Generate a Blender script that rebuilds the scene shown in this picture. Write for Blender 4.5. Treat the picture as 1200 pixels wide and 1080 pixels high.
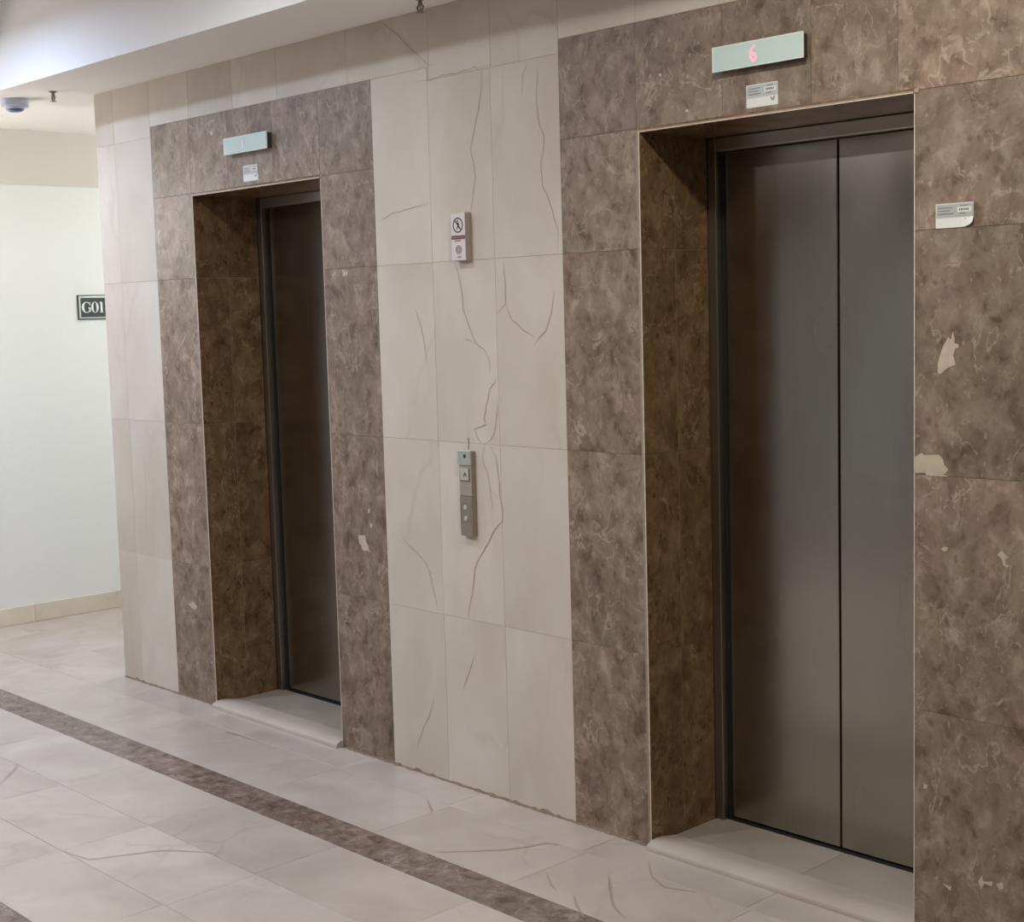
import bpy, bmesh, math, random
from mathutils import Vector, Matrix
random.seed(7)
for o in list(bpy.data.objects):
    bpy.data.objects.remove(o, do_unlink=True)
scene = bpy.context.scene
COL = scene.collection
PI = math.pi

# ------------------------------------------------------------------ camera
cam_d = bpy.data.cameras.new('camera')
cam = bpy.data.objects.new('camera', cam_d)
COL.objects.link(cam)
scene.camera = cam
cam_d.sensor_fit = 'HORIZONTAL'
cam_d.sensor_width = 36.0
cam_d.lens = 36.0 * 1718.524 / 1200.0
cam_d.clip_start = 0.05
_R = Vector((0.68758017, 0.72559355, -0.0273405))
_U = Vector((-0.05522417, 0.08980122, 0.99442749))
_F = Vector((-0.72400538, 0.68223877, -0.10181584))
_m = Matrix((( _R[0], _U[0], -_F[0], 4.93183944),
             ( _R[1], _U[1], -_F[1], -3.19211358),
             ( _R[2], _U[2], -_F[2], 1.60645084),
             (0, 0, 0, 1)))
cam.matrix_world = _m

# ------------------------------------------------------------------ world, view transform, lamps
w = bpy.data.worlds.new('world'); scene.world = w
w.use_nodes = True
w.node_tree.nodes['Background'].inputs['Color'].default_value = (0.80, 0.88, 1.0, 1)
w.node_tree.nodes['Background'].inputs['Strength'].default_value = 1.0
scene.view_settings.view_transform = 'Standard'
scene.view_settings.look = 'None'
scene.view_settings.gamma = 1.0
scene.view_settings.use_curve_mapping = False
scene.view_settings.exposure = 0.14

def lamp(name, loc, power, color, size=0.12, spread=150, sx=None, rot=(0, 0, 0)):
    d = bpy.data.lights.new(name, 'AREA')
    d.shape = 'DISK' if sx is None else 'RECTANGLE'
    d.size = size if sx is None else sx
    if sx is not None: d.size_y = size
    d.energy = power; d.color = color; d.spread = math.radians(spread)
    o = bpy.data.objects.new(name, d); COL.objects.link(o)
    o.location = loc; o.rotation_euler = rot
    return o
lamp('downlight_cool', (-0.78, -1.12, 2.853), 21, (0.52, 0.67, 1.0), 0.16, 176)
lamp('fill_centre', (0.95, -1.12, 2.853), 9, (0.82, 0.88, 1.0), 0.16, 176)  # added fill that lifts the tray fascia and the middle of the wall
lamp('downlight_middle', (0.90, -2.60, 2.853), 34, (0.95, 0.96, 1.0), 0.16, 170)
lamp('downlight_warm', (3.10, -1.05, 2.853), 23, (1.0, 0.96, 0.86), 0.16, 170)
lamp('fill_left', (-1.15, -2.60, 2.853), 18, (0.80, 0.86, 1.0), 0.16, 170)  # added fill for the unseen left door, its wall and the floor
lamp('downlight_behind', (4.60, -2.60, 2.853), 12, (1.0, 0.96, 0.92), 0.16, 170)

# ------------------------------------------------------------------ materials
def srgb(r, g, b):
    f = lambda c: (c / 255 / 12.92) if c / 255 <= 0.04045 else ((c / 255 + 0.055) / 1.055) ** 2.4
    return (f(r), f(g), f(b), 1)

class NT:
    def __init__(s, name):
        s.m = bpy.data.materials.new(name); s.m.use_nodes = True
        s.t = s.m.node_tree; s.b = s.t.nodes['Principled BSDF']
    def n(s, typ, **kw):
        nd = s.t.nodes.new(typ)
        for k, v in kw.items():
            if k in nd.inputs: nd.inputs[k].default_value = v
            else: setattr(nd, k, v)
        return nd
    def l(s, a, b): s.t.links.new(a, b)
    def coords(s, stretch=(1, 1, 1), per_object=True):
        g = s.n('ShaderNodeNewGeometry')
        v = g.outputs['Position']
        if per_object:
            oi = s.n('ShaderNodeObjectInfo')
            mu = s.n('ShaderNodeVectorMath', operation='SCALE')
            c = s.n('ShaderNodeCombineXYZ')
            m1 = s.n('ShaderNodeMath', operation='MULTIPLY'); m1.inputs[1].default_value = 37.0
            m2 = s.n('ShaderNodeMath', operation='MULTIPLY'); m2.inputs[1].default_value = 91.0
            m3 = s.n('ShaderNodeMath', operation='MULTIPLY'); m3.inputs[1].default_value = 63.0
            for i, m in enumerate((m1, m2, m3)):
                s.l(oi.outputs['Random'], m.inputs[0]); s.l(m.outputs[0], c.inputs[i])
            ad = s.n('ShaderNodeVectorMath', operation='ADD')
            s.l(v, ad.inputs[0]); s.l(c.outputs[0], ad.inputs[1]); v = ad.outputs[0]
            s.rand = oi.outputs['Random']
        mp = s.n('ShaderNodeVectorMath', operation='MULTIPLY'); mp.inputs[1].default_value = stretch
        s.l(v, mp.inputs[0])
        return mp.outputs[0]
    def noise(s, vec, scale, detail=4, rough=0.55, dist=0.0):
        n = s.n('ShaderNodeTexNoise', Scale=scale, Detail=detail, Roughness=rough, Distortion=dist)
        s.l(vec, n.inputs['Vector']); return n
    def ramp(s, fac, stops):
        r = s.n('ShaderNodeValToRGB'); e = r.color_ramp.elements
        while len(e) > 1: e.remove(e[-1])
        e[0].position = stops[0][0]; e[0].color = stops[0][1]
        for p, c in stops[1:]:
            k = e.new(p); k.color = c
        s.l(fac, r.inputs[0]); return r.outputs[0]
    def mix(s, fac, a, b, blend='MIX'):
        m = s.n('ShaderNodeMix', data_type='RGBA', blend_type=blend)
        if isinstance(fac, (int, float)): m.inputs[0].default_value = fac
        else: s.l(fac, m.inputs[0])
        for i, x in ((6, a), (7, b)):
            if isinstance(x, tuple): m.inputs[i].default_value = x
            else: s.l(x, m.inputs[i])
        return m.outputs[2]
    def warp(s, vec, scale, amt):
        n = s.noise(vec, scale, 3)
        a = s.n('ShaderNodeVectorMath', operation='SUBTRACT'); a.inputs[1].default_value = (.5, .5, .5)
        s.l(n.outputs['Color'], a.inputs[0])
        b = s.n('ShaderNodeVectorMath', operation='SCALE'); b.inputs['Scale'].default_value = amt
        s.l(a.outputs[0], b.inputs[0])
        c = s.n('ShaderNodeVectorMath', operation='ADD'); s.l(vec, c.inputs[0]); s.l(b.outputs[0], c.inputs[1])
        return c.outputs[0]
    def math(s, op, a, b=None):
        m = s.n('ShaderNodeMath', operation=op)
        for i, x in enumerate((a, b)):
            if x is None: continue
            if isinstance(x, (int, float)): m.inputs[i].default_value = x
            else: s.l(x, m.inputs[i])
        return m.outputs[0]
    def done(s, col=None, rough=0.4, metal=0.0, spec=None):
        if col is not None:
            if isinstance(col, tuple): s.b.inputs['Base Color'].default_value = col
            else: s.l(col, s.b.inputs['Base Color'])
        if isinstance(rough, (int, float)): s.b.inputs['Roughness'].default_value = rough
        else: s.l(rough, s.b.inputs['Roughness'])
        s.b.inputs['Metallic'].default_value = metal
        if spec is not None: s.b.inputs['Specular IOR Level'].default_value = spec
        return s.m
    def bump(s, h, strength, dist=0.001):
        b = s.n('ShaderNodeBump'); b.inputs['Strength'].default_value = strength; b.inputs['Distance'].default_value = dist
        s.l(h, b.inputs['Height']); s.l(b.outputs[0], s.b.inputs['Normal'])

def voro(s, vec, scale, feature='F1', rnd=1.0):
    v = s.n('ShaderNodeTexVoronoi', feature=feature); v.inputs['Scale'].default_value = scale
    v.inputs['Randomness'].default_value = rnd
    s.l(vec, v.inputs['Vector']); return v

def brown_marble(name, gain=1.0, contrast=1.0, rough=0.28, tint=(1, 1, 1)):
    s = NT(name)
    v = s.coords((1.0, 1.0, 0.8))
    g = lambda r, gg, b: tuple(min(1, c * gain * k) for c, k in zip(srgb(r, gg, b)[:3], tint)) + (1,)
    K = lambda x: (x, x, x, 1)
    wv = s.warp(v, 24.0, 0.035)
    n1 = s.noise(wv, 19.0, 8, 0.60, 0.5)
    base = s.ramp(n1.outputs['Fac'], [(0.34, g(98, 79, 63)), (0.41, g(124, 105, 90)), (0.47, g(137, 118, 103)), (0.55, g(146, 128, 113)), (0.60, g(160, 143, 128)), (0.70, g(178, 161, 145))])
    n0 = s.noise(v, 5.0, 3, 0.5)
    lo = s.ramp(n0.outputs['Fac'], [(0.36, K(0.86)), (0.64, K(1.12))])
    base = s.mix(1.0, base, lo, 'MULTIPLY')
    # breccia: irregular clasts, each of its own tone
    w2 = s.warp(s.warp(v, 9.0, 0.09), 42.0, 0.035)
    vo = voro(s, w2, 23.0, 'F1')
    tone = s.ramp(vo.outputs['Color'], [(0.15, g(104, 84, 68)), (0.40, g(132, 113, 98)), (0.60, g(146, 128, 114)), (0.9, g(164, 147, 132))])
    base = s.mix(0.30 * contrast, base, tone)
    # small dark clasts
    v3 = voro(s, s.warp(v, 30.0, 0.03), 34.0, 'F1')
    cl = s.ramp(v3.outputs['Distance'], [(0.14, K(1)), (0.34, K(0))])
    msk = s.noise(v, 7.0, 3); mk = s.ramp(msk.outputs['Fac'], [(0.47, K(0)), (0.58, K(1))])
    f = s.math('MULTIPLY', s.math('MULTIPLY', cl, mk), 0.55 * contrast)
    base = s.mix(f, base, g(96, 76, 60))
    # olive / pinkish drifts
    n3 = s.noise(v, 4.5, 2)
    dr = s.ramp(n3.outputs['Fac'], [(0.35, (1.04, 0.98, 0.97, 1)), (0.65, (0.98, 1.0, 0.93, 1))])
    base = s.mix(1.0, base, dr, 'MULTIPLY')
    # pale ridged veinlets
    def ridge(scale, width, m_scale, amt, base):
        n = s.noise(s.warp(v, 20.0, 0.03), scale, 5, 0.55, 0.7)
        d = s.math('ABSOLUTE', s.math('SUBTRACT', n.outputs['Fac'], 0.5))
        r = s.ramp(d, [(0.0, K(1)), (width, K(0))])
        m = s.noise(v, m_scale, 3); mk2 = s.ramp(m.outputs['Fac'], [(0.50, K(0)), (0.62, K(1))])
        return s.mix(s.math('MULTIPLY', s.math('MULTIPLY', r, mk2), amt), base, g(198, 182, 166))
    base = ridge(9.0, 0.020, 11.0, 0.55, base)
    base = ridge(4.0, 0.009, 6.0, 0.6, base)
    # crystalline flecks
    n5 = s.noise(v, 58.0, 3, 0.6); fl = s.ramp(n5.outputs['Fac'], [(0.63, K(0)), (0.70, K(1))])
    base = s.mix(s.math('MULTIPLY', fl, 0.42), base, g(196, 179, 162))
    tv = s.ramp(s.rand, [(0.0, K(0.90)), (1.0, (1.10, 1.09, 1.08, 1))])
    base = s.mix(1.0, base, tv, 'MULTIPLY')
    return s.done(base, rough, spec=0.35)

def beige_marble(name, c0, c1, c2, rough=0.22, vein=0.35, vscale=1.3):
    s = NT(name)
    v = s.coords((1.0, 1.0, 0.6) if 'wall' in name else (1, 1, 1))
    n1 = s.noise(s.warp(v, 2.5, 0.3), 3.5, 5, 0.5, 0.3)
    base = s.ramp(n1.outputs['Fac'], [(0.30, c0), (0.5, c1), (0.72, c2)])
    ve = voro(s, s.warp(s.warp(v, 2.2, 0.5), 11.0, 0.06), vscale, 'DISTANCE_TO_EDGE')
    vl = s.ramp(ve.outputs['Distance'], [(0.0, (1, 1, 1, 1)), (0.012, (0.3, 0.3, 0.3, 1)), (0.03, (0, 0, 0, 1))])
    m2 = s.noise(v, 2.6, 2); mk = s.ramp(m2.outputs['Fac'], [(0.48, (0, 0, 0, 1)), (0.62, (1, 1, 1, 1))])
    f = s.math('MULTIPLY', vl, mk); f = s.math('MULTIPLY', f, vein)
    base = s.mix(f, base, srgb(120, 98, 82))
    tv = s.ramp(s.rand, [(0.0, (0.94, 0.935, 0.925, 1)), (0.5, (1.0, 1.0, 1.0, 1)), (1.0, (1.03, 1.03, 1.04, 1))])
    base = s.mix(1.0, base, tv, 'MULTIPLY')
    return s.done(base, rough, spec=0.15 if 'wall' in name else 0.45)

def plain(name, col, rough=0.5, metal=0.0, grain=0.04, scale=60.0, bump=0.0):
    s = NT(name)
    v = s.coords(per_object=False)
    n = s.noise(v, scale, 4)
    a = tuple(c * (1 - grain) for c in col[:3]) + (1,); b = tuple(min(1, c * (1 + grain)) for c in col[:3]) + (1,)
    c = s.ramp(n.outputs['Fac'], [(0.3, a), (0.7, b)])
    if bump: s.bump(n.outputs['Fac'], bump)
    return s.done(c, rough, metal)

def steel(name, col, rough=0.3, aniso=0.4):
    s = NT(name)
    v = s.coords((420.0, 420.0, 2.2), per_object=False)
    n = s.noise(v, 1.0, 3)
    a = tuple(c * 0.96 for c in col[:3]) + (1,); b = tuple(min(1, c * 1.04) for c in col[:3]) + (1,)
    c = s.ramp(n.outputs['Fac'], [(0.3, a), (0.7, b)])
    v2 = s.coords((1.4, 1.4, 0.5), per_object=False)
    n2 = s.noise(v2, 3.0, 3)
    r = s.ramp(n2.outputs['Fac'], [(0.3, (rough * .85,) * 3 + (1,)), (0.7, (rough * 1.25,) * 3 + (1,))])
    s.b.inputs['Anisotropic'].default_value = aniso
    s.bump(n.outputs['Fac'], 0.012, 0.0004)
    return s.done(c, r, 1.0)

def emit(name, col, strength):
    s = NT(name)
    s.b.inputs['Emission Color'].default_value = col; s.b.inputs['Emission Strength'].default_value = strength
    return s.done(col, 0.4)

M = {}
M['brown'] = brown_marble('brown_marble', 0.88, 1.0, 0.46)
M['brown_shaded'] = brown_marble('brown_marble_shaded', 0.57, 1.4, 0.2, (1.16, 0.97, 0.68))  # surround marble darkened and warmed: recess shade put into the colour
M['brown_edge'] = plain('sawn_marble_edge', srgb(150, 133, 117), 0.6, grain=0.12)
M['arris'] = plain('chipped_arris', srgb(212, 198, 180), 0.7, grain=0.15)
M['beige'] = beige_marble('beige_marble_wall', srgb(196, 185, 170), srgb(204, 194, 180), srgb(211, 202, 190), 0.55, 0.16)
M['floor'] = beige_marble('pale_marble_floor', srgb(172, 162, 154), srgb(182, 172, 164), srgb(191, 181, 174), 0.24, 0.16, 1.6)
M['thresh'] = beige_marble('threshold_marble', srgb(150, 140, 129), srgb(158, 148, 137), srgb(166, 157, 146), 0.3, 0.2)
M['lip'] = beige_marble('threshold_lip_wall', srgb(172, 162, 150), srgb(180, 170, 159), srgb(188, 179, 168), 0.4, 0.2)
M['band'] = brown_marble('brown_marble_band', 0.70, 0.35, 0.25, (0.95, 0.99, 1.13))
M['vein'] = plain('marble_vein', srgb(166, 148, 131), 0.4)
M['fvein'] = plain('floor_vein', srgb(160, 144, 132), 0.3)
M['patch'] = plain('calcite_inlay', srgb(190, 174, 156), 0.4, grain=0.12, scale=40)
M['grout'] = plain('grout', srgb(120, 104, 90), 0.9)
M['grout_brown'] = plain('grout_brown', srgb(138, 120, 104), 0.9)
M['grout_beige'] = plain('grout_beige', srgb(188, 176, 162), 0.9)
M['grout_reveal'] = plain('grout_reveal', srgb(168, 148, 126), 0.9)
M['grout_pale'] = plain('grout_pale', srgb(172, 160, 148), 0.9)
M['dirt'] = plain('grout_dirt', srgb(128, 112, 98), 0.95, grain=0.25, scale=90)
M['paint'] = plain('ceiling_paint', srgb(244, 240, 234), 0.85, grain=0.01)
M['wallpaint'] = plain('wall_paint', srgb(227, 228, 225), 0.6, grain=0.008)
M['cream_tone'] = plain('cream_matte', srgb(210, 204, 195), 0.7, grain=0.01)
M['dimwall'] = plain('brown_wall', srgb(116, 108, 102), 0.6, grain=0.05)
M['oppwall'] = plain('taupe_wall', srgb(140, 123, 104), 0.6, grain=0.05)
M['base'] = beige_marble('baseboard_marble_wall', srgb(208, 196, 176), srgb(214, 203, 184), srgb(220, 210, 192), 0.35, 0.2)
M['steel'] = steel('brushed_steel', srgb(160, 154, 144), 0.22)
M['steel_frame'] = steel('brushed_steel_frame', srgb(160, 153, 144), 0.36)
M['steel_header'] = steel('brushed_steel_header', srgb(205, 196, 184), 0.42, 0.0)
M['dark'] = plain('black_gap', srgb(24, 22, 20), 0.8)
M['alu'] = plain('indicator_face', srgb(186, 204, 196), 0.35, 0.15, grain=0.01)
M['alu_edge'] = plain('indicator_edge', srgb(216, 222, 214), 0.35, 0.3)
M['case'] = plain('dark_case', srgb(66, 64, 60), 0.5)
M['digit_red'] = emit('red_digit', (1.0, 0.30, 0.38, 1), 0.72)
M['digit_off'] = plain('pale_digit', srgb(226, 222, 236), 0.4)
M['plastic'] = plain('white_plastic', srgb(214, 206, 202), 0.4, grain=0.02)
M['plastic_side'] = plain('grey_plastic', srgb(168, 156, 146), 0.5)
M['ink'] = plain('dark_ink', srgb(70, 54, 54), 0.6)
M['ink_grey'] = plain('grey_ink', srgb(128, 126, 120), 0.6)
M['red'] = plain('dark_red_print', srgb(112, 42, 50), 0.5)
M['silver'] = plain('silver_sticker', srgb(176, 180, 178), 0.4, 0.2, grain=0.03)
M['paper'] = plain('white_paper', srgb(220, 220, 214), 0.5, grain=0.02)
M['satin'] = steel('satin_plate', srgb(190, 182, 170), 0.4, 0.2)
M['plate'] = plain('grey_plate', srgb(150, 140, 128), 0.35, 0.3)
M['plate_mid'] = plain('mid_plate', srgb(170, 160, 148), 0.35, 0.2)
M['plate_top'] = plain('pale_green_plate', srgb(186, 192, 182), 0.3, 0.3)
M['lens'] = plain('button_lens', srgb(186, 178, 169), 0.3)
M['sign_black'] = plain('sign_black', srgb(28, 31, 29), 0.5, grain=0.1)
M['sign_frame'] = plain('sign_silver', srgb(150, 156, 150), 0.35, 0.5)
M['sign_text'] = plain('sign_lettering', srgb(222, 224, 220), 0.4)
M['brass'] = plain('sprinkler_metal', srgb(140, 132, 124), 0.3, 0.6)
M['detector'] = plain('detector_plastic', srgb(206, 211, 234), 0.4, grain=0.02)
M['detector_lens'] = plain('detector_lens', srgb(92, 108, 146), 0.2)
M['door_paint'] = plain('pale_blue_paint', srgb(208, 212, 216), 0.4, grain=0.02)

# ------------------------------------------------------------------ mesh helpers
def link(name, me, mat, parent=None, loc=(0, 0, 0), rot=(0, 0, 0)):
    o = bpy.data.objects.new(name, me); COL.objects.link(o)
    if mat is not None and not me.materials: me.materials.append(mat)
    o.location = loc; o.rotation_euler = rot
    if parent is not None: o.parent = parent
    return o
def from_bm(name, bm, mat, parent=None, loc=(0, 0, 0), rot=(0, 0, 0), smooth=False):
    me = bpy.data.meshes.new(name); bmesh.ops.recalc_face_normals(bm, faces=bm.faces)
    if smooth:
        for f in bm.faces: f.smooth = True
    bm.to_mesh(me); bm.free()
    return link(name, me, mat, parent, loc, rot)
def thing(name, label, cat, loc=(0, 0, 0), rotz=0, group=None, kind=None):
    o = bpy.data.objects.new(name, None); COL.objects.link(o)
    o.empty_display_size = 0.05
    o.location = loc; o.rotation_euler = (0, 0, rotz)
    o['label'] = label; o['category'] = cat
    if group: o['group'] = group
    if kind: o['kind'] = kind
    return o
def box(bm, x0, x1, y0, y1, z0, z1, bev=0.0):
    r = bmesh.ops.create_cube(bm, size=1.0)
    vs = r['verts']
    bmesh.ops.scale(bm, vec=(x1 - x0, y1 - y0, z1 - z0), verts=vs)
    bmesh.ops.translate(bm, vec=((x0 + x1) / 2, (y0 + y1) / 2, (z0 + z1) / 2), verts=vs)
    if bev:
        es = list({e for v in vs for e in v.link_edges})
        bmesh.ops.bevel(bm, geom=es, offset=bev, segments=2, affect='EDGES', profile=0.5)
def boxes(name, mat, parent, lst, bev=0.0, loc=(0, 0, 0), rot=(0, 0, 0)):
    bm = bmesh.new()
    for b in lst: box(bm, *b, bev=bev)
    return from_bm(name, bm, mat, parent, loc, rot)
_slabs = {}
def slab(w, h, t, ch, matkey):
    """tile standing in the xz plane, polished face at y=0 towards -y, arris chamfered"""
    k = (round(w, 4), round(h, 4), round(t, 4), round(ch, 4), matkey)
    if k in _slabs: return _slabs[k]
    a, b = w / 2, h / 2
    V = []
    for (s, y) in ((ch, 0.0), (0.0, ch), (0.0, t)):
        V += [(-a + s, y, -b + s), (a - s, y, -b + s), (a - s, y, b - s), (-a + s, y, b - s)]
    F = [(0, 1, 2, 3), (11, 10, 9, 8)]
    for L in (0, 4):
        for i in range(4):
            j = (i + 1) % 4
            F.append((L + i, L + 4 + i, L + 4 + j, L + j))
    me = bpy.data.meshes.new('tile'); me.from_pydata(V, [], F); me.update()
    bm = bmesh.new(); bm.from_mesh(me); bmesh.ops.recalc_face_normals(bm, faces=bm.faces); bm.to_mesh(me); bm.free()
    me.materials.append(M[matkey])
    _slabs[k] = me
    return me
GAP = 0.0010
def tile(name, parent, matkey, facing, u0, u1, v0, v1, at, t=0.012, ch=0.0004, gap=GAP):
    w, h = u1 - u0 - gap, v1 - v0 - gap
    if w < 0.004 or h < 0.004: return
    uc, vc = (u0 + u1) / 2, (v0 + v1) / 2
    me = slab(w, h, t, ch, matkey)
    j = lambda a=0.0005: random.uniform(-a, a)
    if facing == '-y': loc, rot = (uc, at, vc), (j(), 0, j())
    elif facing == '+x': loc, rot = (at, uc, vc), (0, 0, PI / 2 + j())
    elif facing == '-x': loc, rot = (at, uc, vc), (0, 0, -PI / 2 + j())
    elif facing == '-z': loc, rot = (uc, vc, at), (PI / 2, 0, 0)
    elif facing == '+z': loc, rot = (uc, vc, at), (-PI / 2 + j(0.0007), j(0.0007), 0)
    return link(name, me, None, parent, loc, rot)
def poly(name, mat, parent, pts, y=0.0, depth=0.0, loc=(0, 0, 0), rot=(0, 0, 0), holes=None):
    """flat print: polygon in xz facing -y, with a little thickness"""
    bm = bmesh.new()
    vs = [bm.verts.new((p[0], y, p[1])) for p in pts]
    f = bm.faces.new(vs)
    if depth:
        r = bmesh.ops.extrude_face_region(bm, geom=[f])
        bmesh.ops.translate(bm, vec=(0, depth, 0), verts=[v for v in r['geom'] if isinstance(v, bmesh.types.BMVert)])
    bmesh.ops.triangulate(bm, faces=bm.faces)
    return from_bm(name, bm, mat, parent, loc, rot)
def ring(bm, cx, cz, rx, rz, wx, wz, y0, y1, n=32, a0=0, a1=2 * PI, wfun=None):
    full = abs(a1 - a0 - 2 * PI) < 1e-6
    cols = []
    for i in range(n if full else n + 1):
        a = a0 + (a1 - a0) * i / n
        k = wfun(a) if wfun else 1.0
        c, s = math.cos(a), math.sin(a)
        o = (cx + rx * c, cz + rz * s); q = (cx + (rx - wx * k) * c, cz + (rz - wz * k) * s)
        cols.append([bm.verts.new((o[0], y0, o[1])), bm.verts.new((q[0], y0, q[1])),
                     bm.verts.new((q[0], y1, q[1])), bm.verts.new((o[0], y1, o[1]))])
    m = len(cols)
    for i in range(m if full else m - 1):
        A, B = cols[i], cols[(i + 1) % m]
        for k in range(4):
            bm.faces.new((A[k], A[(k + 1) % 4], B[(k + 1) % 4], B[k]))
    if not full:
        bm.faces.new(cols[0]); bm.faces.new(cols[-1])
def bar(bm, p, q, wd, y0, y1):
    dx, dz = q[0] - p[0], q[1] - p[1]; L = math.hypot(dx, dz); nx, nz = -dz / L * wd / 2, dx / L * wd / 2
    P = [(p[0] + nx, p[1] + nz), (p[0] - nx, p[1] - nz), (q[0] - nx, q[1] - nz), (q[0] + nx, q[1] + nz)]
    a = [bm.verts.new((x, y0, z)) for x, z in P]; b = [bm.verts.new((x, y1, z)) for x, z in P]
    bm.faces.new(a); bm.faces.new(b[::-1])
    for i in range(4): bm.faces.new((a[i], a[(i + 1) % 4], b[(i + 1) % 4], b[i]))
def lathe(bm, prof, n=24, axis='z', c=(0, 0, 0)):
    rows = []
    for r, h in prof:
        row = []
        for i in range(n):
            a = 2 * PI * i / n; x, y = r * math.cos(a), r * math.sin(a)
            p = (x, y, h) if axis == 'z' else (x, h, y)
            row.append(bm.verts.new((p[0] + c[0], p[1] + c[1], p[2] + c[2])))
        rows.append(row)
    for A, B in zip(rows, rows[1:]):
        for i in range(n): bm.faces.new((A[i], A[(i + 1) % n], B[(i + 1) % n], B[i]))
    bm.faces.new(rows[0]); bm.faces.new(rows[-1])
def ribbon(name, mat, parent, pts, width, to3, rng):
    """hairline vein: jittered, tapering flat ribbon"""
    P = []
    for (a, b) in zip(pts, pts[1:]):
        L = math.hypot(b[0] - a[0], b[1] - a[1]); n = max(1, int(L / 0.02))
        for i in range(n):
            t = i / n; P.append([a[0] + (b[0] - a[0]) * t, a[1] + (b[1] - a[1]) * t])
    P.append(list(pts[-1]))
    for q in P[1:-1]:
        q[0] += rng.uniform(-.0022, .0022); q[1] += rng.uniform(-.0022, .0022)
    V, F = [], []; N = len(P)
    for i, q in enumerate(P):
        a, b = P[max(0, i - 1)], P[min(N - 1, i + 1)]
        dx, dz = b[0] - a[0], b[1] - a[1]; L = math.hypot(dx, dz) or 1
        e = min(i, N - 1 - i) / max(1, N * 0.25); tp = min(1.0, 0.3 + 0.7 * e)
        wd = width * tp * rng.uniform(0.55, 1.25) / 2
        V += [to3(q[0] - dz / L * wd, q[1] + dx / L * wd), to3(q[0] + dz / L * wd, q[1] - dx / L * wd)]
    for i in range(N - 1): F.append((2 * i, 2 * i + 1, 2 * i + 3, 2 * i + 2))
    me = bpy.data.meshes.new(name); me.from_pydata(V, [], F); me.update()
    return link(name, me, mat, parent)

# traced slab figures in wall / floor metres
VEINS = [(1.2, [(0.9342, 2.5873), (0.9632, 2.5863), (1.0075, 2.5584), (1.0459, 2.535), (1.0724, 2.5068), (1.1365, 2.4594), (1.1994, 2.4129), (1.2367, 2.4078)]), (0.7, [(1.1208, 2.3718), (1.2077, 2.364), (1.2615, 2.3705), (1.3347, 2.3676), (1.417, 2.3765), (1.4867, 2.3702), (1.5116, 2.3766)]), (1, [(1.4565, 2.3612), (1.4484, 2.2898), (1.4311, 2.2389), (1.408, 2.1749), (1.3906, 2.1297), (1.4076, 2.0543), (1.4118, 2.0338), (1.3939, 1.9746), (1.3847, 1.9313)]), (0.8, [(1.3765, 2.158), (1.3906, 2.1297)]), (0.5, [(1.6596, 2.3657), (1.6543, 2.3474), (1.6393, 2.3238), (1.6324, 2.2671)]), (0.9, [(1.7047, 2.3278), (1.7035, 2.2963), (1.695, 2.2657), (1.7038, 2.1756), (1.7251, 2.1288), (1.724, 2.0971), (1.7084, 2.0474), (1.7153, 1.9828), (1.741, 1.9296), (1.7621, 1.877), (1.7746, 1.8442), (1.7749, 1.7994), (1.7695, 1.7741)]), (0.9, [(0.9068, 1.9237), (0.9843, 1.9476), (1.0875, 1.9585), (1.1822, 1.9708)]), (1.1, [(1.3011, 1.7682), (1.315, 1.7262), (1.3284, 1.6774), (1.3308, 1.6151), (1.3596, 1.5593), (1.3882, 1.5039), (1.4283, 1.4832), (1.4523, 1.449), (1.4559, 1.4148)]), (0.6, [(1.3264, 1.5215), (1.3882, 1.5039)]), (1.1, [(1.4801, 1.3911), (1.4745, 1.3774), (1.4483, 1.3563), (1.4308, 1.3042), (1.4187, 1.2623), (1.4281, 1.2418), (1.3706, 1.2256), (1.385, 1.1983), (1.4048, 1.1796)]), (0.9, [(1.4869, 1.3126), (1.4742, 1.2504), (1.4624, 1.2086), (1.4465, 1.194), (1.4172, 1.1788)]), (0.9, [(1.5302, 1.7585), (1.5373, 1.6915), (1.5327, 1.628), (1.4938, 1.5984)]), (0.8, [(1.5345, 1.6246), (1.5621, 1.5772), (1.6189, 1.5432), (1.6658, 1.5229)]), (0.9, [(1.7546, 1.6587), (1.7385, 1.5942), (1.7135, 1.5423), (1.6654, 1.5097), (1.6601, 1.4965)]), (0.6, [(1.0866, 1.627), (1.1165, 1.5548), (1.1303, 1.4974), (1.1388, 1.4472)]), (0.6, [(1.4172, 1.1788), (1.4031, 1.1397), (1.4263, 1.0817), (1.4394, 1.0266), (1.447, 0.9643)]), (1.2, [(1.4456, 1.1732), (1.4696, 1.1398), (1.4819, 1.0712), (1.4841, 1.002), (1.4958, 0.9682), (1.4914, 0.9331), (1.4545, 0.9019), (1.4218, 0.8567), (1.3779, 0.8027), (1.3498, 0.7604), (1.3417, 0.6985), (1.3231, 0.6386), (1.31, 0.5862)]), (0.6, [(1.4395, 1.0301), (1.479, 1.0016)]), (0.9, [(0.9697, 0.8546), (0.9967, 0.812), (1.07, 0.7744), (1.0973, 0.7513), (1.1186, 0.7239), (1.1329, 0.6737), (1.1507, 0.624), (1.1514, 0.5944)]), (0.9, [(1.1184, 0.275), (1.0865, 0.2086), (1.0552, 0.1608), (1.0292, 0.1097), (1.0155, 0.0722)]), (0.7, [(1.3366, 0.4667), (1.2952, 0.3798), (1.2716, 0.339)]), (0.5, [(-0.7917, 1.0377), (-0.7818, 0.8513), (-0.8225, 0.6026)])]
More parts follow.
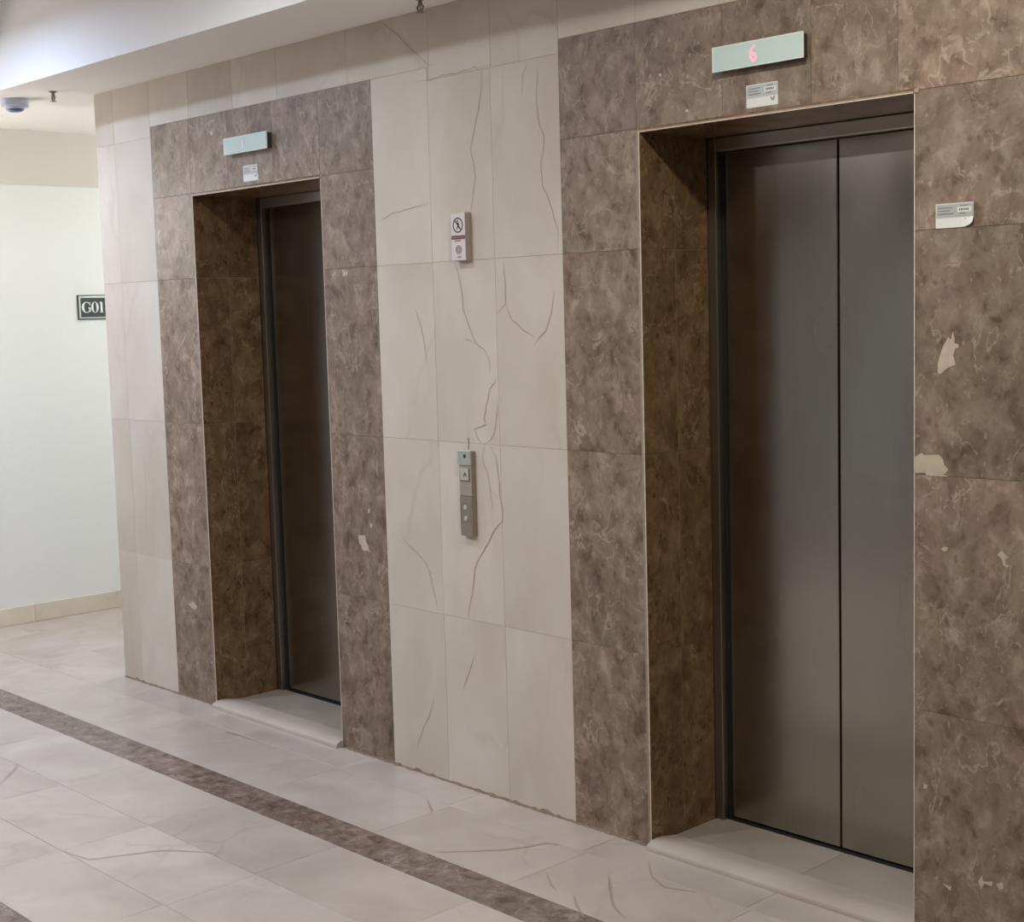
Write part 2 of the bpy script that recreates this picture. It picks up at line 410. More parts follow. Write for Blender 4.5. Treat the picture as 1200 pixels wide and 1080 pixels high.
FLOOR_VEINS = [(1.6, [(1.6553, -0.465), (1.745, -0.3737), (1.7941, -0.3146), (1.8263, -0.2567), (1.8486, -0.1884), (1.8899, -0.1749)]), (1, [(1.2801, -0.1774), (1.3338, -0.2137), (1.3862, -0.249)]), (1.2, [(2.1583, -0.2472), (2.2259, -0.3115), (2.3109, -0.3933), (2.3514, -0.4137), (2.3918, -0.4329)]), (1, [(2.0192, -0.3534), (2.0685, -0.3939), (2.1251, -0.4251)]), (0.8, [(2.179, -0.0963), (2.2623, -0.173), (2.339, -0.2071), (2.4188, -0.1744)]), (1.6, [(-0.204, -0.9391), (-0.1448, -0.9377), (-0.0493, -1.018), (0.0101, -1.0766)]), (1, [(0.8087, -1.2337), (0.9339, -1.2139), (0.9695, -1.1344), (1.0269, -1.0224), (1.1598, -0.9249)]), (1.5, [(0.0647, -0.1924), (0.1474, -0.1775), (0.2528, -0.1789)]), (1, [(0.3252, -0.1887), (0.3839, -0.1804)]), (0.8, [(2.183, -0.4123), (2.2381, -0.4608), (2.3132, -0.5059)])]
PATCHES = [[(3.0966, 1.5263), (3.1019, 1.5108), (3.1007, 1.5001), (3.1125, 1.4977), (3.1112, 1.4882), (3.1033, 1.4882), (3.0981, 1.4703), (3.1048, 1.4489), (3.085, 1.4416), (3.0744, 1.4343), (3.065, 1.4258), (3.057, 1.4293), (3.0569, 1.451), (3.0636, 1.4726), (3.0715, 1.4942), (3.0848, 1.5145), (3.0914, 1.5085)], [(2.9951, 1.2212), (3.0129, 1.2314), (3.0217, 1.2266), (3.0596, 1.2299), (3.0712, 1.2201), (3.0741, 1.2072), (3.0856, 1.1949), (3.0799, 1.1867), (3.0713, 1.1835), (3.0857, 1.1779), (3.0684, 1.1768), (3.0277, 1.1769), (3.0218, 1.1831), (3.0129, 1.1826), (2.9922, 1.1813)], [(0.7236, 0.8144), (0.764, 0.8182), (0.7677, 0.7968), (0.7815, 0.7795), (0.7808, 0.767), (0.8, 0.7566), (0.7781, 0.7637), (0.7455, 0.7619), (0.739, 0.7784), (0.7269, 0.7866)], [(0.7846, 0.9127), (0.7973, 0.9168), (0.7964, 0.9029), (0.7889, 0.9007)], [(0.7966, 0.8644), (0.8087, 0.8608), (0.803, 0.848), (0.7947, 0.8504)], [(3.1701, 0.1834), (3.1813, 0.2027), (3.1843, 0.1873), (3.2096, 0.1941), (3.2069, 0.1816), (3.1871, 0.1826), (3.1787, 0.1668)], [(3.218, 0.1911), (3.2347, 0.1983), (3.2376, 0.183), (3.2265, 0.1773)], [(3.0742, 0.1518), (3.0979, 0.15), (3.095, 0.1381)], [(3.0199, 0.398), (3.0319, 0.3951), (3.029, 0.3862), (3.02, 0.3842)], [(3.0672, 0.9983), (3.0741, 1.0042), (3.0857, 1.0033), (3.0834, 0.9957), (3.0765, 0.9929)], [(3.2158, 0.9998), (3.2267, 1.0101), (3.2398, 0.9971), (3.2462, 0.9968), (3.2366, 0.9886), (3.2377, 0.9785), (3.2486, 0.9756), (3.24, 0.9706), (3.2312, 0.9758), (3.2268, 0.9897)], [(0.6241, 1.7466), (0.6456, 1.7621), (0.6515, 1.7598), (0.638, 1.7502)], [(0.6899, 1.7675), (0.695, 1.7683), (0.6992, 1.756), (0.7016, 1.767), (0.7066, 1.7668), (0.7092, 1.7557), (0.7199, 1.7663), (0.7239, 1.7651), (0.7135, 1.7434), (0.7073, 1.7517), (0.7018, 1.7439), (0.6935, 1.7452)], [(2.1874, 2.2541), (2.1952, 2.2548), (2.195, 2.2455), (2.1872, 2.2465)], [(2.2793, 2.1439), (2.2892, 2.1457), (2.2905, 2.1369), (2.2807, 2.138)], [(-0.4767, 0.4086), (-0.4413, 0.4223), (-0.4088, 0.4082), (-0.4186, 0.3932), (-0.4525, 0.3934)], [(-0.1388, 2.3392), (-0.123, 2.3408), (-0.1165, 2.3269), (-0.1322, 2.3253)]]

# ------------------------------------------------------------------ dimensions (metres), elevator wall face is y = 0
XA = -1.06                                   # free corner of the elevator wall
LO = dict(x0=-0.283, x1=0.579, s0=-0.596, s1=0.888)      # left opening / marble surround
RO = dict(x0=2.112, x1=2.993, s0=1.793, s1=3.297)        # right opening / marble surround
HO, HS, ZC = 2.10, 2.407, 2.594              # opening head, surround top, soffit
ROWS = [0.0, 0.585, 1.178, 1.773]
JD = 0.298                                   # reveal depth
XR = 7.2                                     # right end of the lobby
XE = -2.576                                  # end wall

def setting(o, label, cat):
    o['kind'] = 'structure'; o['label'] = label; o['category'] = cat
    return o
# ------------------------------------------------------------------ structure: walls
E = 0.013                                    # backing lies behind the tiles
wl = []
xs = [(XA + 0.004, LO['x0'] - E), (LO['x1'] + E, RO['x0'] - E), (RO['x1'] + E, XR)]
for a, b in xs: wl.append((a, b, 0.0125, 0.42, 0.0, ZC + 0.02))
for q in (LO, RO): wl.append((q['x0'] - E, q['x1'] + E, 0.0125, 0.42, HO + E, ZC + 0.02))
wl.append((XA + 0.004, XR, 0.42, 0.50, 0.0, ZC + 0.02))
wall_back = boxes('wall_back', M['grout'], None, wl)
setting(wall_back, 'marble-clad elevator wall of beige slabs with two brown marble door surrounds', 'wall')
ws = boxes('wall_side', M['wallpaint'], None, [(XA + 0.004, XA + 0.10, 0.50, 3.2, 0.0, 2.65)])
setting(ws, 'painted corridor wall running back behind the elevator wall corner', 'wall')
we = boxes('wall_left', M['wallpaint'], None, [(XE - 0.1, XE, -0.75, 3.3, 0.0, 3.05)])
setting(we, 'white painted end wall at the far left with a black room sign', 'wall')
wd_ = boxes('wall_left', M['dimwall'], None, [(XE - 0.1, XE, -5.1, -0.7502, 0.0, 3.05)])
setting(wd_, 'brown wall continuing the end wall beside the viewpoint', 'wall')
wf = boxes('wall_far', M['wallpaint'], None, [(XE - 0.1, XA + 0.1, 3.2, 3.3, 0.0, 3.05)])
setting(wf, 'white painted wall closing the side corridor', 'wall')
wq = boxes('wall_front', M['dimwall'], None, [(XE - 0.1, 0.9998, -5.1, -5.0, 0.0, 3.05)])
setting(wq, 'brown lobby wall behind the viewpoint, to the left', 'wall')
wo = boxes('wall_front', M['oppwall'], None, [(1.0, XR + 0.1, -5.1, -5.0, 0.0, 3.05)])
setting(wo, 'painted lobby wall behind the viewpoint', 'wall')
wr = boxes('wall_right', M['oppwall'], None, [(XR, XR + 0.1, -5.1, 0.5, 0.0, 3.05)])
setting(wr, 'painted lobby wall at the right end', 'wall')

boxes('cream_wall_band', M['cream_tone'], we, [(XE + 0.0002, XE + 0.006, -0.74, 3.2, 2.343, 2.63)])  # cream band across the top of the end wall, darker than below

# ------------------------------------------------------------------ structure: ceilings
SY, TY = -0.385, -3.4                        # recess (tray) edges
XS = -1.44                                   # left end of soffit
c = boxes('ceiling_soffit', M['paint'], None, [
    (XS, XR, SY, 0.6, ZC, ZC + 0.45), (XS, XA + 0.1, 0.6, 3.3, ZC, ZC + 0.45),
    (XS, XR, -5.1, TY, ZC, ZC + 0.45)])
setting(c, 'lowered beige ceiling strip along the elevator wall', 'ceiling')
c = boxes('ceiling', M['paint'], None, [(XS, XR, TY - 0.02, SY + 0.02, 3.0, 3.05), (XS, XS + 0.02, TY, SY, 2.595, 3.0)])
setting(c, 'raised white ceiling recess above the lobby', 'ceiling')
for lx, ly in ((-0.78, -1.12), (0.95, -1.12), (-1.15, -2.60), (0.90, -2.60), (3.10, -1.05), (4.60, -2.60)):  # unseen drum housings, also around the added fill lights
    bm = bmesh.new(); lathe(bm, [(0.105, 2.9995), (0.105, 2.862), (0.098, 2.856), (0.085, 2.856), (0.083, 2.868)], 28, 'z', (lx, ly, 0))
    from_bm('unseen_light_drum', bm, M['paint'], c)
c = boxes('ceiling_side', M['paint'], None, [(XE, XS, -5.1, 3.3, 2.63, 2.72)])
setting(c, 'pale ceiling of the side corridor by the end wall', 'ceiling')

def globe_lamp(parent, loc, power, color, r=0.085):
    """unseen frosted globe: the glowing sphere is the light"""
    L = power / (PI * 4 * PI * r * r)
    m = emit('globe_glow', (color[0], color[1], color[2], 1), L); M['globe%g' % loc[0]] = m
    bm = bmesh.new(); bmesh.ops.create_uvsphere(bm, u_segments=24, v_segments=14, radius=r)
    from_bm('globe_lamp', bm, m, parent, loc, smooth=True)
globe_lamp(c, (-2.10, -0.90, 2.12), 32, (1.0, 0.96, 0.91), 0.11)  # added fill globe, brightens the soffit and the top of the wall
boxes('fill_globe_stem', M['paint'], c, [(-2.108, -2.092, -0.908, -0.892, 2.235, 2.6295)])
globe_lamp(ws, (-1.20, 1.75, 2.05), 29, (0.94, 0.98, 0.95))
boxes('lamp_bracket', M['paint'], ws, [(-1.118, XA + 0.0035, 1.73, 1.77, 2.03, 2.07)])

# ------------------------------------------------------------------ structure: floor
floor = boxes('floor', M['grout_pale'], None, [(XE - 0.1, XR + 0.1, -5.1, 3.3, -0.06, -0.0115)])
setting(floor, 'pale polished marble floor with a brown border band', 'floor')
fx0, fx1 = XE, 5.35
G = 0.61
def row(y0, y1, off, x0, x1, name='marble_floor_tile', mat='floor'):
    k = math.floor((x0 - off) / G); x = off + k * G
    while x < x1 - 0.01:
        a, b = max(x, x0), min(x + G, x1)
        if b - a > 0.02: tile(name, floor, mat, '+z', a, b, y0, y1, 0.0, ch=0.0006)
        x += G
FY0 = -0.004
row(-0.165, FY0, 1.365, XA, fx1)                             # cut row along the wall
row(-0.165, 0.14, 1.38, fx0, XA)
for k in range(10): row(0.14 + 0.305 * k, 0.14 + 0.305 * (k + 1), 1.38, fx0, XA)
row(-0.488, -0.165, 1.385, fx0, fx1)
row(-0.632, -0.488, 1.10, fx0, fx1, 'brown_border_tile', 'band')
row(-0.935, -0.632, 0.785, fx0, fx1)
row(-1.235, -0.935, 1.408, fx0, fx1)
row(-1.540, -1.235, 0.79, fx0, fx1)
row(-1.684, -1.540, 1.10, fx0, fx1, 'brown_border_tile', 'band')
for k in range(5):
    row(-1.684 - 0.305 * (k + 1), -1.684 - 0.305 * k, 0.79 + (0.3 if k % 2 else 0), fx0, fx1)
boxes('floor_screed', M['floor'], floor, [(fx0, XR, -5.0, -1.684 - 0.305 * 5 - 0.001, -0.0115, 0.0), (fx1 + 0.001, XR, -1.684 - 0.305 * 5, 0.0, -0.0115, 0.0)])

# ------------------------------------------------------------------ wall cladding
BG, BR = 'beige_marble_tile', 'brown_marble_tile'
def wt(mat, x0, x1, z0, z1): tile(BG if mat == 'beige' else BR, wall_back, mat, '-y', x0, x1, z0, z1, 0.0)
R4 = ROWS + [2.366]
def beige_cols(xl, zrows):
    for a, b in zip(xl, xl[1:]):
        for z0, z1 in zip(zrows, zrows[1:]): wt('beige', a, b, z0, z1)
beige_cols([XA, -0.90, LO['s0']], R4)                         # strip left of the first surround
beige_cols([LO['s1'], 1.186], ROWS + [HS]); beige_cols([1.186, 1.490, RO['s0']], R4)            # field between the elevators
for a, b in ((XA, -0.90), (-0.90, LO['s0'])): wt('beige', a, b, 2.366, ZC)
for a, b in ((LO['s0'], -0.29), (-0.29, 0.03), (0.03, 0.33), (0.33, 0.757), (0.757, 1.197)): wt('beige', a, b, HS, ZC)
for a, b in ((1.197, 1.495), (1.495, RO['s0'])): wt('beige', a, b, 2.366, ZC)
for a, b in ((RO['s0'], 2.1), (2.1, 2.4), (2.4, 2.7), (2.7, 3.0), (3.0, RO['s1'])): wt('beige', a, b, HS, ZC)
beige_cols([RO['s1'], 3.6, 3.9, 4.2, 4.5, 4.8], ROWS + [2.366, ZC])
boxes('plaster_field', M['wallpaint'], wall_back, [(4.801, XR, 0.0005, 0.0125, 0.0, ZC)])
EDG = 0.0145
D = 0.0016
boxes('grout_bed', M['grout_beige'], wall_back, [(XA + 0.002, LO['s0'], D, 0.0124, 0, ZC), (LO['s1'], RO['s0'], D, 0.0124, 0, ZC), (RO['s1'], 4.8, D, 0.0124, 0, ZC),
    (LO['s0'] + 1e-4, LO['s1'] - 1e-4, D, 0.0124, HS, ZC), (RO['s0'] + 1e-4, RO['s1'] - 1e-4, D, 0.0124, HS, ZC)])
gb = []
for q in (LO, RO):
    gb += [(q['s0'], q['x0'] - 0.0128, D, 0.0124, 0, HS), (q['x1'] + 0.0128, q['s1'], D, 0.0124, 0, HS), (q['x0'] - 0.0128, q['x1'] + 0.0128, D, 0.0124, HO + 0.0128, HS),
           (q['x0'] - 0.0120, q['x0'] - D, -0.002, JD - 0.0005, 0, HO + 0.011), (q['x1'] + D, q['x1'] + 0.0120, 0.0126, JD - 0.0005, 0, HO + 0.011),
           (q['x0'] - 0.0119, q['x1'] + 0.0119, -0.002, JD - 0.0005, HO + D, HO + 0.0110)]
boxes('grout_bed', M['grout_brown'], wall_back, [g for i, g in enumerate(gb) if i % 6 < 3])
boxes('grout_bed', M['grout_reveal'], wall_back, [g for i, g in enumerate(gb) if i % 6 >= 3])
for q, jl in ((LO, [-0.02, 0.285]), (RO, [2.408, 2.695])):
    for z0, z1 in zip(ROWS, ROWS[1:] + [2.112]): wt('brown', q['s0'], q['x0'] - EDG, z0, z1)
    for z0, z1 in zip(ROWS, ROWS[1:] + [HO + 0.0075]): wt('brown', q['x1'] - 0.0006, q['s1'], z0, z1)
    hx = [q['s0'], q['x0'] - EDG, jl[0], jl[1], q['x1'] - (0.046 if q is RO else 0.0), q['s1']]
    for a, b in zip(hx, hx[1:]):
        lo = 2.112 if (b <= q['x0'] + 1e-6 - EDG + 0.001) else HO + 0.0075
        if b == q['s1']:
            # last head slab runs over opening and pier
            wt('brown', a, b, HO + 0.0075, HS)
        else: wt('brown', a, b, lo, HS)
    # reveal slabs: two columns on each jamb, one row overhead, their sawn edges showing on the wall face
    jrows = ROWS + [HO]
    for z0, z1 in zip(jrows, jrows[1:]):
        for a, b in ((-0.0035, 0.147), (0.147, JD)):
            tile(BR, wall_back, 'brown_shaded', '+x', a, b, z0, z1, q['x0'], ch=0.0005, gap=0.0020)
            tile(BR, wall_back, 'brown_shaded', '-x', max(a, 0.0125), b, z0, z1, q['x1'], ch=0.0005, gap=0.0020)
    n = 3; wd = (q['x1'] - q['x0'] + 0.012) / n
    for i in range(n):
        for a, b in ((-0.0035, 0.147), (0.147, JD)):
            tile(BR, wall_back, 'brown_shaded', '-z', q['x0'] - 0.012 + wd * i, q['x0'] - 0.012 + wd * (i + 1), a, b, HO, ch=0.0005)
    y0, y1 = -0.0045, -0.0036
    boxes('reveal_edge', M['brown_edge'], wall_back, [(q['x0'] - 0.0125, q['x0'] - 0.004, y0, y1, 0.0, HO + 0.0065),
                                                      (q['x0'] - 0.004, q['x1'] - 0.0014, y0, y1, HO + 0.0032, HO + 0.0065)])
    boxes('reveal_arris', M['arris'], wall_back, [(q['x0'] - 0.0038, q['x0'] - 0.0004, y0, y1, 0.0, HO + 0.0030), (q['x1'] - 0.0012, q['x1'] + 0.0012, -0.0008, 0.0004, 0.0, HO),
                                                  (q['x0'] - 0.0003, q['x1'] - 0.0014, y0, y1, HO + 0.0004, HO + 0.0030)])

# natural veins and calcite inlays of the slabs
rng = random.Random(3)
for wd, pts in VEINS:
    ribbon('marble_vein', M['vein'], wall_back, pts, 0.0028 * wd + 0.0007, lambda x, z: (x, -0.0007, z), rng)
for wd, pts in FLOOR_VEINS:
    ribbon('floor_vein', M['fvein'], floor, pts, 0.006 * wd + 0.001, lambda x, y: (x, y, 0.0007), rng)
for p in PATCHES:
    poly('calcite_inlay', M['patch'], wall_back, p, y=-0.0008, depth=0.0006)
# dirty, uneven grout bead where wall meets floor
def bead(x0, x1):
    V, F = [], []; n = int((x1 - x0) / 0.018)
    for i in range(n + 1):
        x = x0 + (x1 - x0) * i / n
        h = 0.004 + 0.010 * rng.random() ** 3; d = 0.005 + 0.008 * rng.random() ** 2
        V += [(x, -0.0003, h), (x, -d * 0.5, h * 0.45), (x, -d, 0.0004), (x, -0.0003, 0.0004)]
    for i in range(n):
        for k in range(4):
            F.append((4 * i + k, 4 * i + 4 + k, 4 * i + 4 + (k + 1) % 4, 4 * i + (k + 1) % 4))
    me = bpy.data.meshes.new('grout_bead'); me.from_pydata(V, [], F)
    bm = bmesh.new(); bm.from_mesh(me); bmesh.ops.recalc_face_normals(bm, faces=bm.faces); bm.to_mesh(me); bm.free()
    link('grout_bead', me, M['dirt'], floor)
bead(XA, LO['x0'] - 0.014); bead(LO['x1'] + 0.014, RO['x0'] - 0.014); bead(RO['x1'] + 0.014, 4.8)

# ------------------------------------------------------------------ thresholds in the two openings
def threshold(q, seam):
    x0, x1 = q['x0'] + 0.001, q['x1'] - 0.001
    prof = [(-0.030, -0.0), (-0.030, 0.012), (-0.024, 0.018), (-0.008, 0.025), (0.012, 0.027), (0.040, 0.0245), (0.075, 0.0175), (0.100, 0.0135), (0.100, 0.0)]
    bm = bmesh.new(); A = []; B = []
    for y, z in prof:
        A.append(bm.verts.new((x0, y, z))); B.append(bm.verts.new((x1, y, z)))
    n = len(prof)
    for i in range(n): bm.faces.new((A[i], A[(i + 1) % n], B[(i + 1) % n], B[i]))
    bm.faces.new(A); bm.faces.new(B[::-1])
    from_bm('threshold_lip', bm, M['lip'], floor, smooth=True).data.set_sharp_from_angle(angle=math.radians(50))
    for a, b in ((x0, seam), (seam, x1)):
        tile('threshold_slab', floor, 'thresh', '+z', a, b, 0.101, 0.318, 0.0125, t=0.0240, ch=0.0008)
threshold(LO, 0.148); threshold(RO, 2.572)

# ------------------------------------------------------------------ elevator doors
def elevator_door(name, q, label):
    d = thing(name, label, 'door', ((q['x0'] + q['x1']) / 2, JD, 0), kind='structure')
    hw = (q['x1'] - q['x0']) / 2
    f = 0.032
    y0, y1 = 0.0008, 0.075                      # local, behind the reveal
    yd = 0.030                                  # door face
    for s in (-1, 1):
        a, b = sorted((s * hw, s * (hw - f)))
        boxes('frame_jamb', M['steel_frame'], d, [(a, b, y0, y1, 0.0135, HO - 0.0008)], bev=0.0025)
        a, b = sorted((s * (hw - f - 0.0005), s * (hw - f - 0.012)))
        boxes('jamb_seal', M['dark'], d, [(a, b, yd - 0.004, y1, 0.0135, HO - f - 0.002)])
    boxes('frame_header', M['steel_header'], d, [(-hw + f, hw - f, y0, y1, HO - f - 0.008, HO - 0.0008)], bev=0.0025)
    boxes('header_gap', M['dark'], d, [(-hw + f + 0.0125, hw - f - 0.0125, yd + 0.003, y1, HO - f - 0.0125, HO - f - 0.0085)])
    zt, zb = HO - f - 0.0112, 0.020
    g = 0.0024
    for s in (-1, 1):
        a, b = sorted((s * g, s * (hw - f - 0.006)))
        boxes('door_panel', M['steel'], d, [(a, b, yd, yd + 0.028, zb, zt)], bev=0.003)
    boxes('panel_gap', M['dark'], d, [(-g, g, yd + 0.010, yd + 0.028, zb, zt)])
    boxes('door_sill', M['dark'], d, [(-hw + 0.001, hw - 0.001, 0.0205, y1, 0.001, 0.0155)])
    return d
elevator_door('door_1', LO, 'left closed steel elevator door in brown marble surround, nearer the white end wall')
elevator_door('door_2', RO, 'right closed two-panel steel elevator door in brown marble surround, under red digit')
# shaft lining closes the opening behind each door
for q in (LO, RO):
    boxes('shaft_lining', M['dark'], wall_back, [(q['x0'] - E, q['x1'] + E, 0.385, 0.4195, 0.0, HO + E)])

# ------------------------------------------------------------------ floor indicators
def indicator(x0, x1, z0, z1, dep, label, digit):
    cx = (x0 + x1) / 2; w2 = (x1 - x0) / 2; h = z1 - z0
    t = thing('floor_indicator', label, 'indicator', (cx, 0, z0), group='floor indicators above the elevator doors')
    boxes('housing', M['case'], t, [(-w2 + 0.004, w2 - 0.004, -dep + 0.005, -0.0005, 0.004, h - 0.004)], bev=0.002)
    boxes('face_frame', M['alu_edge'], t, [(-w2, w2, -dep, -dep + 0.0045, 0, h)], bev=0.0012)
    boxes('display_face', M['alu'], t, [(-w2 + 0.005, w2 - 0.004, -dep - 0.0008, -dep - 0.0001, 0.004, h - 0.003)])
    bm = bmesh.new()
    y0, y1 = -dep - 0.0016, -dep - 0.0009
    if digit == 'red':
        dx = -0.009; zc = h * 0.48
        # digit 6: bowl and rising stroke, one outline
        ring(bm, dx, zc - 0.009, 0.0105, 0.0120, 0.0060, 0.0062, y0, y1, 24)
        P = [(dx - 0.0105, zc - 0.009), (dx - 0.0090, zc + 0.004), (dx - 0.0040, zc + 0.014), (dx + 0.0060, zc + 0.0205)]
        for p, q in zip(P, P[1:]): bar(bm, p, q, 0.0055, y0 - 0.0003, y1 - 0.0001)
        from_bm('lit_digit', bm, M['digit_red'], t)['label'] = 'glowing red digit 6'
    else:
        dx = -0.010
        bar(bm, (dx, h * 0.25), (dx, h * 0.80), 0.008, y0, y1)
        bar(bm, (dx - 0.009, h * 0.70), (dx - 0.001, h * 0.79), 0.005, y0, y1)
        from_bm('lit_digit', bm, M['digit_off'], t)['label'] = 'faint pale digit 1'
    return t
indicator(-0.006, 0.289, 2.233, 2.297, 0.026, 'pale floor indicator over the left elevator with a faint white digit', 'white')
indicator(2.394, 2.689, 2.2255, 2.292, 0.024, 'pale green floor indicator over the right elevator with a red digit', 'red')

# ------------------------------------------------------------------ notice stickers
def sticker(x0, x1, z0, z1, label, curl=False):
    cx = (x0 + x1) / 2; w = x1 - x0; h = z1 - z0; a = -w / 2; b = w / 2
    t = thing('notice_sticker', label, 'sticker', (cx, 0, z0), group='notice stickers around the elevator doors')
    bm = bmesh.new(); n = 10; top, bot = [], []
    for i in range(n + 1):
        u = i / n; x = a + w * u
        lift = 0.006 * max(0, (u - 0.55) / 0.45) ** 2 if curl else 0.0
        rise = 0.010 * max(0, (u - 0.70) / 0.30) ** 2 if curl else 0.0
        top.append((bm.verts.new((x, -0.0012, h)), bm.verts.new((x, -0.0004, h))))
        bot.append((bm.verts.new((x, -0.0012 - lift, rise)), bm.verts.new((x, -0.0004 - lift, rise))))
    mid = [(bm.verts.new((v[0].co.x, -0.0012, h * 0.42)), bm.verts.new((v[0].co.x, -0.0004, h * 0.42))) for v in top]
    for A, B in ((top, mid), (mid, bot)):
        for i in range(n):
            for k in (0, 1): bm.faces.new((A[i][k], A[i + 1][k], B[i + 1][k], B[i][k]))
    for i in range(n):
        bm.faces.new((top[i][0], top[i + 1][0], top[i + 1][1], top[i][1])); bm.faces.new((bot[i][0], bot[i + 1][0], bot[i + 1][1], bot[i][1]))
    from_bm('sheet', bm, M['paper'], t)
    y0, y1 = -0.0017, -0.0013
    boxes('silver_field', M['silver'], t, [(a + 0.002, b - 0.001, y0, y1, h * 0.42, h - 0.002)])
    boxes('number_field', M['paper'], t, [(a + w * 0.58, b - w * 0.05, y0 - 0.0004, y0 - 0.0001, h * 0.62, h * 0.82)])
    pr = [(a + w * .07, a + w * .45, h * .80, h * .84), (a + w * .07, a + w * .40, h * .68, h * .72), (a + w * .07, a + w * .47, h * .55, h * .60),
          (a + w * .66, a + w * .84, h * .86, h * .90), (a + w * .64, a + w * .80, h * .54, h * .58)]
    boxes('print_lines', M['ink_grey'], t, [(x0_, x1_, y0 - 0.0004, y0 - 0.0001, z0_, z1_) for x0_, x1_, z0_, z1_ in pr])
    boxes('number_print', M['ink'], t, [(a + w * (.63 + .045 * i), a + w * (.655 + .045 * i), y0 - 0.0008, y0 - 0.0005, h * .68, h * .77) for i in range(6)])
    bm = bmesh.new()
    bar(bm, (a + w * .78, h * .36), (a + w * .84, h * .22), 0.003, y0, y1); bar(bm, (a + w * .90, h * .38), (a + w * .84, h * .22), 0.004, y0, y1)
    from_bm('tick_mark', bm, M['ink_grey'], t)
    return t
sticker(0.086, 0.186, 2.126, 2.186, 'small white and silver notice sticker under the left floor indicator')
sticker(2.490, 2.592, 2.1225, 2.182, 'small white and silver notice sticker under the right floor indicator')
sticker(3.051, 3.150, 1.7745, 1.832, 'silver notice sticker with a curling corner, right of the right elevator', True)

# ------------------------------------------------------------------ fire-use warning box
t = thing('warning_box', 'white wall box with a prohibition symbol and red strip between the elevators', 'sign', (1.349, 0, 1.771))
W2, HB, D = 0.0335, 0.154, 0.027
boxes('housing', M['plastic_side'], t, [(-W2, W2, -D + 0.003, -0.0005, 0, HB)], bev=0.0015)
boxes('face_plate', M['plastic'], t, [(-W2 + 0.0005, W2 - 0.0005, -D, -D + 0.0028, 0.0015, HB - 0.0015)], bev=0.0008)
bm = bmesh.new(); y0, y1 = -D - 0.0006, -D - 0.0001; cz = 0.1145
ring(bm, 0, cz, 0.0245, 0.0245, 0.0042, 0.0042, y0, y1, 32)
bar(bm, (-0.0155, cz + 0.0165), (0.0155, cz - 0.0165), 0.0042, y0, y1)
from_bm('prohibition_ring', bm, M['ink'], t)
bm = bmesh.new()
bar(bm, (0.000, cz + 0.008), (0.000, cz - 0.004), 0.006, y0, y1); bar(bm, (0.0, cz - 0.003), (-0.006, cz - 0.014), 0.0035, y0, y1)
bar(bm, (0.0, cz - 0.003), (0.006, cz - 0.010), 0.0035, y0, y1); bar(bm, (0.0, cz + 0.006), (0.008, cz + 0.001), 0.003, y0, y1)
ring(bm, -0.001, cz + 0.013, 0.0035, 0.0035, 0.0034, 0.0034, y0, y1, 12)
from_bm('figure_symbol', bm, M['ink'], t)
boxes('red_strip', M['red'], t, [(-W2 + 0.001, W2 - 0.0005, -D - 0.0008, -D - 0.0001, 0.0695, 0.0815)])
boxes('strip_print', M['plastic_side'], t, [(-0.028 + 0.0075 * i, -0.0245 + 0.0075 * i, -D - 0.0011, -D - 0.0009, 0.074, 0.0770) for i in range(8)])
bm = bmesh.new()
bar(bm, (-0.015, 0.061), (-0.010, 0.068), 0.004, y0, y1); bar(bm, (-0.006, 0.063), (0.012, 0.0635), 0.0016, y0, y1)
bar(bm, (-0.006, 0.0655), (0.012, 0.066), 0.0016, y0, y1)
from_bm('print_lines', bm, M['ink_grey'], t)
bm = bmesh.new(); cz = 0.036
for r in (0.0145, 0.0100, 0.0055): ring(bm, 0.001, cz, r, r, 0.0026, 0.0026, y0, y1, 24)
from_bm('speaker_grille', bm, M['ink_grey'], t)
bm = bmesh.new()
for i, (a, b, z) in enumerate(((-0.006, 0.012, 0.0140), (-0.006, 0.012, 0.0105))): bar(bm, (a, z), (b, z), 0.002, y0, y1)
from_bm('print_lines', bm, M['ink_grey'], t)

# ------------------------------------------------------------------ call button panel
t = thing('call_panel', 'narrow grey elevator call button panel between the elevators', 'panel', (1.3385, 0, 0.872))
W2, HB, D = 0.031, 0.283, 0.020
boxes('housing', M['plate'], t, [(-W2 + 0.001, W2, -D + 0.003, -0.0005, 0.0, HB - 0.002)], bev=0.001)
boxes('upper_plate', M['plate_top'], t, [(-W2 - 0.002, W2, -D - 0.003, -D + 0.003, 0.2345, HB)], bev=0.0015)
boxes('middle_plate', M['plate_mid'], t, [(-W2 + 0.003, W2 - 0.0005, -D, -D + 0.0028, 0.1335, 0.2335)], bev=0.0006)
boxes('lower_plate', M['plate'], t, [(-W2 + 0.003, W2 - 0.0005, -D - 0.0006, -D + 0.0028, 0.0, 0.1310)], bev=0.0006)
bm = bmesh.new(); lathe(bm, [(0.0065, -D - 0.0031), (0.0065, -D - 0.0042), (0.0050, -D - 0.0052)], 20, 'y', (0.004, 0, 0.265))
from_bm('key_switch', bm, M['case'], t)
btn = boxes('up_button', M['lens'], t, [(-0.020, 0.020, -D - 0.0030, -D - 0.0001, 0.184, 0.224)], bev=0.001)
boxes('button_rim', M['case'], btn, [(0.0205, 0.0225, -D - 0.0014, -D - 0.0001, 0.182, 0.226), (-0.0225, 0.0225, -D - 0.0014, -D - 0.0001, 0.1815, 0.1835)])
bm = bmesh.new(); bar(bm, (-0.003, 0.198), (0.003, 0.210), 0.0035, -D - 0.0036, -D - 0.0031); bar(bm, (0.003, 0.210), (0.0095, 0.198), 0.0035, -D - 0.0036, -D - 0.0031)
from_bm('arrow_mark', bm, M['ink'], btn)
